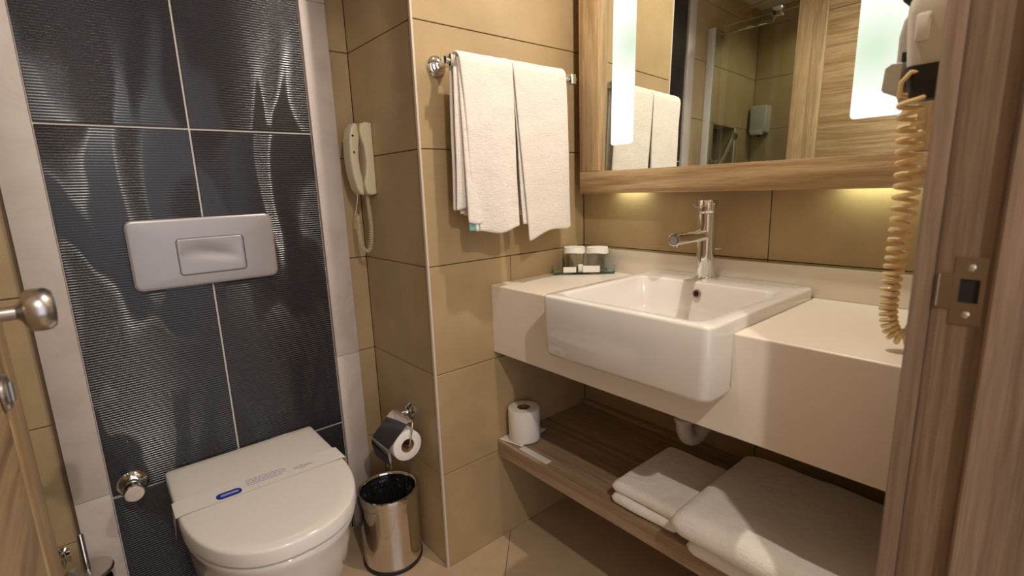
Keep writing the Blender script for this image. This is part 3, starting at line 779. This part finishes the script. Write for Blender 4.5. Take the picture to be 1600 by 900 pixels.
# stop valve
sv = thing('stop_valve', 'round chrome stop valve low on the black tiles left of the toilet', 'valve')
vc = (-1.278, .3755, .400)
g = G(); g.lathe([(0, 0), (.033, 0), (.033, .002), (.028, .008), (.018, .014), (.0, .014)], 40, vc, (0, -1, 0)); part('rosette', g, 'chrome', sv)
g = G(); g.lathe([(.014, .010), (.014, .020), (.018, .022), (.018, .027), (.014, .029), (.0145, .035), (.021, .038), (.0215, .058), (.019, .061), (0, .0615)], 36, vc, (0, -1, 0)); part('handle', g, 'chrome', sv)
settle(sv, vc)

# toilet brush in holder
tb = thing('toilet_brush_set', 'chrome toilet brush in its holder left of the toilet', 'toilet brush')
bxc, byc = -1.388, .300
g = G(); g.lathe([(0, .0), (.040, 0), (.044, .004), (.044, .225), (.042, .225), (.042, .006), (0, .006)], 40, (bxc, byc, 0)); part('holder', g, 'satin', tb)
g = G(); g.lathe([(0, .2615), (.046, .2595), (.048, .256), (.048, .252), (.0, .251)], 40, (bxc, byc, 0)); part('lid', g, 'satin', tb)
g = G(); g.tube([(bxc, byc, .05), (bxc, byc, .352), (bxc, byc, .356)], [.0065, .0065, .004], 14); part('brush_handle', g, 'chrome', tb)
g = G(); g.lathe([(0, .02), (.03, .03), (.034, .06), (.03, .1), (0, .11)], 24, (bxc, byc, 0)); part('brush_head', g, 'blackp', tb)
settle(tb, (bxc, byc, 0))
hs = thing('wall_hook', 'small chrome cross-shaped fitting on the tiles beside the brush', 'fitting')
hc = (-1.428, .3755, .286)
g = G(); g.lathe([(0, 0), (.012, 0), (.012, .004), (.005, .007), (.005, .03), (0, .03)], 20, hc, (0, -1, 0)); part('rosette', g, 'chrome', hs)
g = G(); g.tube([(hc[0]-.014, .346, hc[2]), (hc[0]+.014, .346, hc[2])], .0035, 8); g.tube([(hc[0], .346, hc[2]-.016), (hc[0], .346, hc[2]+.012)], .0035, 8); part('cross_handle', g, 'chrome', hs)
settle(hs, hc)

# ------------------------------------------------------------------ on the counter
tr = thing('glass_tray', 'green glass tray in the counter corner holding tumblers', 'tray')
tp_ = [(-.178, -.033), (-.046, -.165), (-.022, -.150), (-.020, -.020), (-.160, -.012)]
g = G(); g.prism(tp_, CZ+.0005, CZ+.007, 'z', .001, 1); part('plate', g, 'green_glass', tr)
for a, b in ((0, 1), (1, 2), (4, 0)):
    p, q = Vector(tp_[a]), Vector(tp_[b]); d = (q-p).normalized(); n2 = Vector((-d.y, d.x))*.003
    c_ = Vector((-.085, -.076)); 
    if (c_-p).dot(n2) < 0: n2 = -n2
    hgt = .012 if (a, b) == (0, 1) else .026
    g = G(); g.prism([tuple(p), tuple(q), tuple(q+n2), tuple(p+n2)], CZ+.007, CZ+hgt, 'z'); part('rim', g, 'green_glass', tr)
settle(tr, (-.09, -.08, CZ))
for (x, y, lab) in ((-.097, -.046, 'glass tumbler with a white paper cap, nearer the towel wall'), (-.0575, -.1065, 'glass tumbler with a white paper cap, nearer the tap')):
    t = thing('tumbler', lab, 'glass', 'capped tumblers on the tray'); z0 = CZ+.0072
    g = G(); g.lathe([(0, 0), (.028, 0), (.030, .002), (.0325, .070), (.0312, .070), (.0285, .006), (0, .005)], 36, (x, y, z0)); part('cup', g, 'glass', t)
    g = G()
    def cap(u, v):
        a = u*2*PI
        if v < .5: r = .0330*v/.5; z = .0745-.001*math.sin(v*6)
        else:
            k = (v-.5)/.5; r = .0330+.0022*k+.0005*math.sin(a*30)*k; z = .0745-.017*k-.0015*math.sin(a*3)*k
        return (x+r*math.cos(a), y+r*math.sin(a), z0+z)
    g.grid(cap, 90, 8); bmesh.ops.remove_doubles(g.bm, verts=g.bm.verts[:], dist=.00002); part('paper_cap', g, 'paper', t)
    settle(t, (x, y, z0))
def soap(x, y, rz, w_, d_, h_, z, lab):
    g = G(); g.box(-w_/2, w_/2, -d_/2, d_/2, 0, h_, .0008, 1); o = link('soap_box', g.mesh('soap_box', 'print_white'), None, (x, y, z)); o.rotation_euler = (0, 0, rz)
    tag(o, lab, 'soap box', 'boxes of soap on the tray')
A = -PI/4
soap(-.137, -.062, A, .040, .018, .015, CZ+.0072, 'small white soap box at the left end of the glass tray')
soap(-.091, -.110, A, .052, .018, .019, CZ+.0072, 'larger white soap box lying on the tray before the nearer tumbler')
soap(-.1085, -.0815, A, .014, .011, .023, CZ+.0072, 'tiny white box standing between the two soap boxes')

# ------------------------------------------------------------------ on the shelf
SZ = .3372
g = G(); b = bmesh.new()
def napk(u, v):
    x = -.392+.135*u; y = -.075+.10*v
    c, s_ = math.cos(.22), math.sin(.22); dx, dy = x+.325, y+.032; X_, Y_ = -.325+c*dx-s_*dy, -.032+s_*dx+c*dy
    return (max(X_, -.398), min(Y_, -.004), SZ+.002+.0012*noise.noise(Vector((x*30, y*30, 1)))+.0025*(u > .9)*v)
g.grid(napk, 14, 10); o = tag(part('paper_napkin', g, 'paper', None), 'white folded napkin under the spare toilet roll on the shelf', 'napkin')
m_ = o.modifiers.new('thickness', 'SOLIDIFY'); m_.thickness = .0016; m_.offset = 1
sr = thing('toilet_roll', 'spare toilet roll standing upright on the shelf end', 'toilet roll')
rx, ry = -.338, -.053; rz0 = SZ+.005
g = G(); g.lathe([(.0205, .1), (.045, .1), (.0475, .0985), (.048, .096), (.0482, .003), (.047, .0), (.0205, 0), (.0205, .1)], 48, (rx, ry, rz0)); part('paper', g, 'paper', sr)
g = G(); g.lathe([(.0205, .099), (.019, .099), (.019, .001), (.0205, .001)], 32, (rx, ry, rz0)); part('core', g, 'card', sr)
settle(sr, (rx, ry, rz0))
g = G(); g.box(-.394, -.372, -.205, -.090, SZ, SZ+.0022, .0006, 1); tag(part('paper_strip', g, 'band', None), 'thin pale strip of paper lying along the shelf front edge', 'paper strip')

def folded(name, label, x0, x1, y0, y1, z0, layers, seed, group, skew=0., soft=.012):
    """towel folded into a stack of rounded leaves; front (x0) edge is the rounded fold"""
    t = thing(name, label, 'towel', group); z = z0
    for k, (h_, ix, iy) in enumerate(layers):
        g = G(); nx, ny, n_t = 26, 40, 12
        xa, xb, ya, yb = x0+ix, x1, y0+iy, y1-iy
        rings = []
        r_ = h_/2
        for j in range(ny+1):
            v = j/ny; y = ya+(yb-ya)*v; e = min(v, 1-v)*(yb-ya); sq = math.sqrt(max(0., 1-(1-min(1, e/(r_*1.1)))**2)) if e < r_*1.1 else 1.
            sq = max(sq, .12); ring = []
            xs = xa+skew*(v-.5)+.004*noise.noise(Vector((y*9, seed+k, 0)))
            xe = xb+.006*noise.noise(Vector((y*11, seed+k, 7)))
            # top, from back to front, then the round fold, then the bottom
            for i in range(nx+1):
                u = i/nx; x = xe+(xs+r_-xe)*u
                zz = z+h_/2+h_/2*sq+soft*.35*noise.noise(Vector((x*9, y*9, seed+k)))*sq*(1-.5*u)+.0015*noise.noise(Vector((x*45, y*45, seed)))
                ring.append((x, y, zz))
            for i in range(1, n_t):
                a = PI*i/n_t; ring.append((xs+r_-r_*math.sin(a)*(.6+.4*sq), y, z+h_/2+h_/2*sq*math.cos(a)))
            for i in range(nx+1):
                u = i/nx; ring.append((xs+r_+(xe-xs-r_)*u, y, z+h_/2-h_/2*sq))
            rings.append(ring)
        g.loft(rings); part('folded_leaf', g, 'towel2', t, sharp=75)
        z += h_*.96
    settle(t, ((x0+x1)/2, (y0+y1)/2, z0)); return t
folded('folded_towel', 'smaller folded white towel on the shelf, nearer the toilet roll', -.398, -.155, -.612, -.432, SZ+.001, [(.028, .0, .002), (.030, .004, 0)], 3, 'folded towels on the shelf', -.004)
folded('folded_towel', 'large bath towel folded at the bottom of the shelf pile, mostly hidden', -.428, -.16, -.985, -.650, SZ+.001, [(.040, .0, 0)], 9, 'folded towels on the shelf', .0)
folded('folded_towel', 'large puffy bath towel folded on top at the jamb end of the shelf', -.452, -.125, -.975, -.622, SZ+.044, [(.060, .0, 0)], 14, 'folded towels on the shelf', .0, .022)

# ------------------------------------------------------------------ hair dryer
hd = thing('hair_dryer', 'white wall-mounted hair dryer with yellowed coiled cord near the jamb', 'hair dryer')
hx = -.31
g = G()
g.prism([(-1.015, 1.20), (-1.015, 1.36), (-.935, 1.352), (-.905, 1.340), (-.893, 1.322), (-.889, 1.300), (-.889, 1.240), (-.896, 1.205)], hx+.02, hx+.085, 'x', .006, 3)
part('holder', g, 'dryer_grey', hd, sharp=50)
g = G(); g.prism([(-.905, 1.218), (-.885, 1.218), (-.882, 1.222), (-.884, 1.252), (-.892, 1.258), (-.905, 1.257)], hx-.01, hx+.085, 'x', .001, 1); part('holder_lip', g, 'dryer_grey', hd)
g = G(); g.box(hx+.012, hx+.0205, -.904, -.898, 1.262, 1.275, .0005, 1); part('slot', g, 'hole', hd)
# handle, a rounded upright body
R = []
for z, hw, hd_, xo in ((1.212, .020, .018, 0), (1.225, .0235, .021, 0), (1.25, .026, .023, 0), (1.285, .0285, .025, 0), (1.315, .030, .026, 0), (1.333, .029, .026, 0), (1.343, .024, .022, 0)):
    R.append([(hx-.01+p[1], -.938+p[0], z) for p in rrect(0, 0, hw, hd_, .016, 5)])
g = G(); g.loft(R); part('body', g, 'dryer', hd, sharp=50)
g = G(); R = []
for z, hw, hd_ in ((1.200, .017, .015), (1.204, .0195, .018), (1.228, .0240, .0218), (1.246, .0255, .0233), (1.2462, .0235, .02)):
    R.append([(hx-.01+p[1]-.0012, -.938+p[0]-.001, z) for p in rrect(0, 0, hw+.001, hd_+.001, .015, 5)])
g.loft(R); part('black_cap', g, 'blackp', hd, 'black handle end')
g = G(); g.prism([(-.902, 1.336), (-.93, 1.350), (-1.0, 1.358), (-1.0, 1.366), (-.93, 1.359), (-.90, 1.344)], hx-.03, hx+.08, 'x', .002, 2); part('air_grille', g, 'blackp', hd, 'black band on top')
g = G(); R = [[(hx-.0365-dx_, -.930+p[0]*k_, 1.295+p[1]*k_) for p in rrect(0, 0, .008, .018, .003, 3)] for dx_, k_ in ((-.003, 1), (.0015, 1), (.003, .8))]
g.loft(R); part('switch', g, 'seat', hd, 'pale glossy switch')
wp = [(hx-.03, -.935, 1.237), (hx-.034, -.922, 1.238), (hx-.036, -.912, 1.225), (hx-.03, -.910, 1.205)]
cpts = [(hx-.03, -.924, 1.21), (hx-.026, -.928, 1.14), (hx-.022, -.930, 1.06), (hx-.020, -.927, .98), (hx-.022, -.924, .92), (hx-.024, -.927, .875), (hx-.022, -.937, .851), (hx-.015, -.952, .850), (hx-.01, -.962, .875), (hx-.005, -.967, .93), (hx, -.970, 1.0), (hx, -.980, 1.06)]
radf = lambda t: .0140 if t < .25 else (.0140-.0045*min(1, (t-.25)/.3))
pitf = lambda t: .0165 if t < .3 else (.0165-.009*min(1, (t-.3)/.3))
g = coil(cpts, radf, pitf, .0036, 14, 6)
g.tube(wp, .0033, 8); part('coiled_cord', g, 'cord', hd, 'yellowed coiled cord')
g = G(); g.lathe([(0, 0), (.016, 0), (.016, .03), (.012, .036), (0, .036)], 24, (hx, -1.0155, 1.088), (0, 1, 0)); part('cord_socket', g, 'seat', hd)
settle(hd, (hx, -1.015, 1.2))

# ------------------------------------------------------------------ shower corner (seen in the mirror)
sg = thing('shower_screen', 'clear glass shower screen with aluminium post behind the door', 'shower screen')
GX = -1.535
g = G(); g.box(GX-.004, GX+.004, -.52, .335, .02, 1.962); part('glass_pane', g, 'door_glass', sg)
g = G(); g.box(GX-.011, GX+.011, .335, .3755, .0, 1.968, .003, 2); part('wall_post', g, 'alu', sg, 'bright aluminium post')
g = G(); g.tube([(-1.672, .3755, 1.972), (-1.672, .10, 1.972), (GX-.002, .02, 1.968)], .007, 10); g.lathe([(0, 0), (.018, 0), (.018, .005), (0, .006)], 20, (-1.672, .3755, 1.972), (0, -1, 0)); part('support_rod', g, 'chrome', sg)
g = G(); g.box(GX-.018, GX+.018, .0, .045, 1.945, 1.985, .003, 2); part('glass_clamp', g, 'chrome', sg)
settle(sg, (GX, -.1, 0))
sa = thing('overhead_shower', 'chrome overhead shower arm by the shower ceiling', 'shower')
g = G(); g.tube([(-1.86, .3755, 2.12), (-1.83, .30, 2.13), (-1.72, .06, 2.12), (-1.70, .02, 2.105)], .011, 14); part('arm', g, 'chrome', sa)
g = G(); g.lathe([(0, .02), (.012, .02), (.02, .006), (.07, .004), (.072, 0), (0, 0)], 36, (-1.70, .015, 2.08)); part('shower_head', g, 'chrome', sa)
settle(sa, (-1.86, .3755, 2.12))
h2 = thing('hand_shower', 'chrome hand shower leaning on the shower wall', 'hand shower')
g = G(); g.tube([(-1.61, .31, 1.245), (-1.66, .30, 1.32), (-1.70, .285, 1.41)], [.010, .012, .014], 14); g.lathe([(0, 0), (.016, .002), (.020, .010), (.018, .018), (0, .02)], 28, (-1.71, .285, 1.425), (.5, -1, -.4)); part('handpiece', g, 'chrome', h2)
g = G(); g.lathe([(0, 0), (.02, 0), (.02, .006), (.009, .01), (.009, .05), (0, .05)], 20, (-1.64, .3755, 1.285), (0, -1, 0)); part('bracket', g, 'chrome', h2)
hose = [(-1.61, .31, 1.245), (-1.59, .33, 1.1), (-1.60, .34, .8), (-1.68, .35, .6), (-1.74, .36, .8), (-1.75, .372, .95)]
g = G(); g.tube(hose, .007, 8); part('hose', g, 'satin', h2)
settle(h2, (-1.64, .3755, 1.285))
sd = thing('soap_dispenser', 'pale soap dispenser on the shower wall', 'dispenser')
g = G(); g.box(XL, XL+.075, .262, .358, 1.475, 1.635, .008, 3); part('body', g, 'dryer_grey', sd)
g = G(); g.box(XL+.055, XL+.085, .275, .345, 1.462, 1.490, .004, 2); part('push_bar', g, 'dryer_grey', sd)
g = G(); g.tube([(XL+.045, .31, 1.475), (XL+.045, .31, 1.455)], .009, 12); part('nozzle', g, 'blackp', sd)
settle(sd, (XL, .31, 1.455))
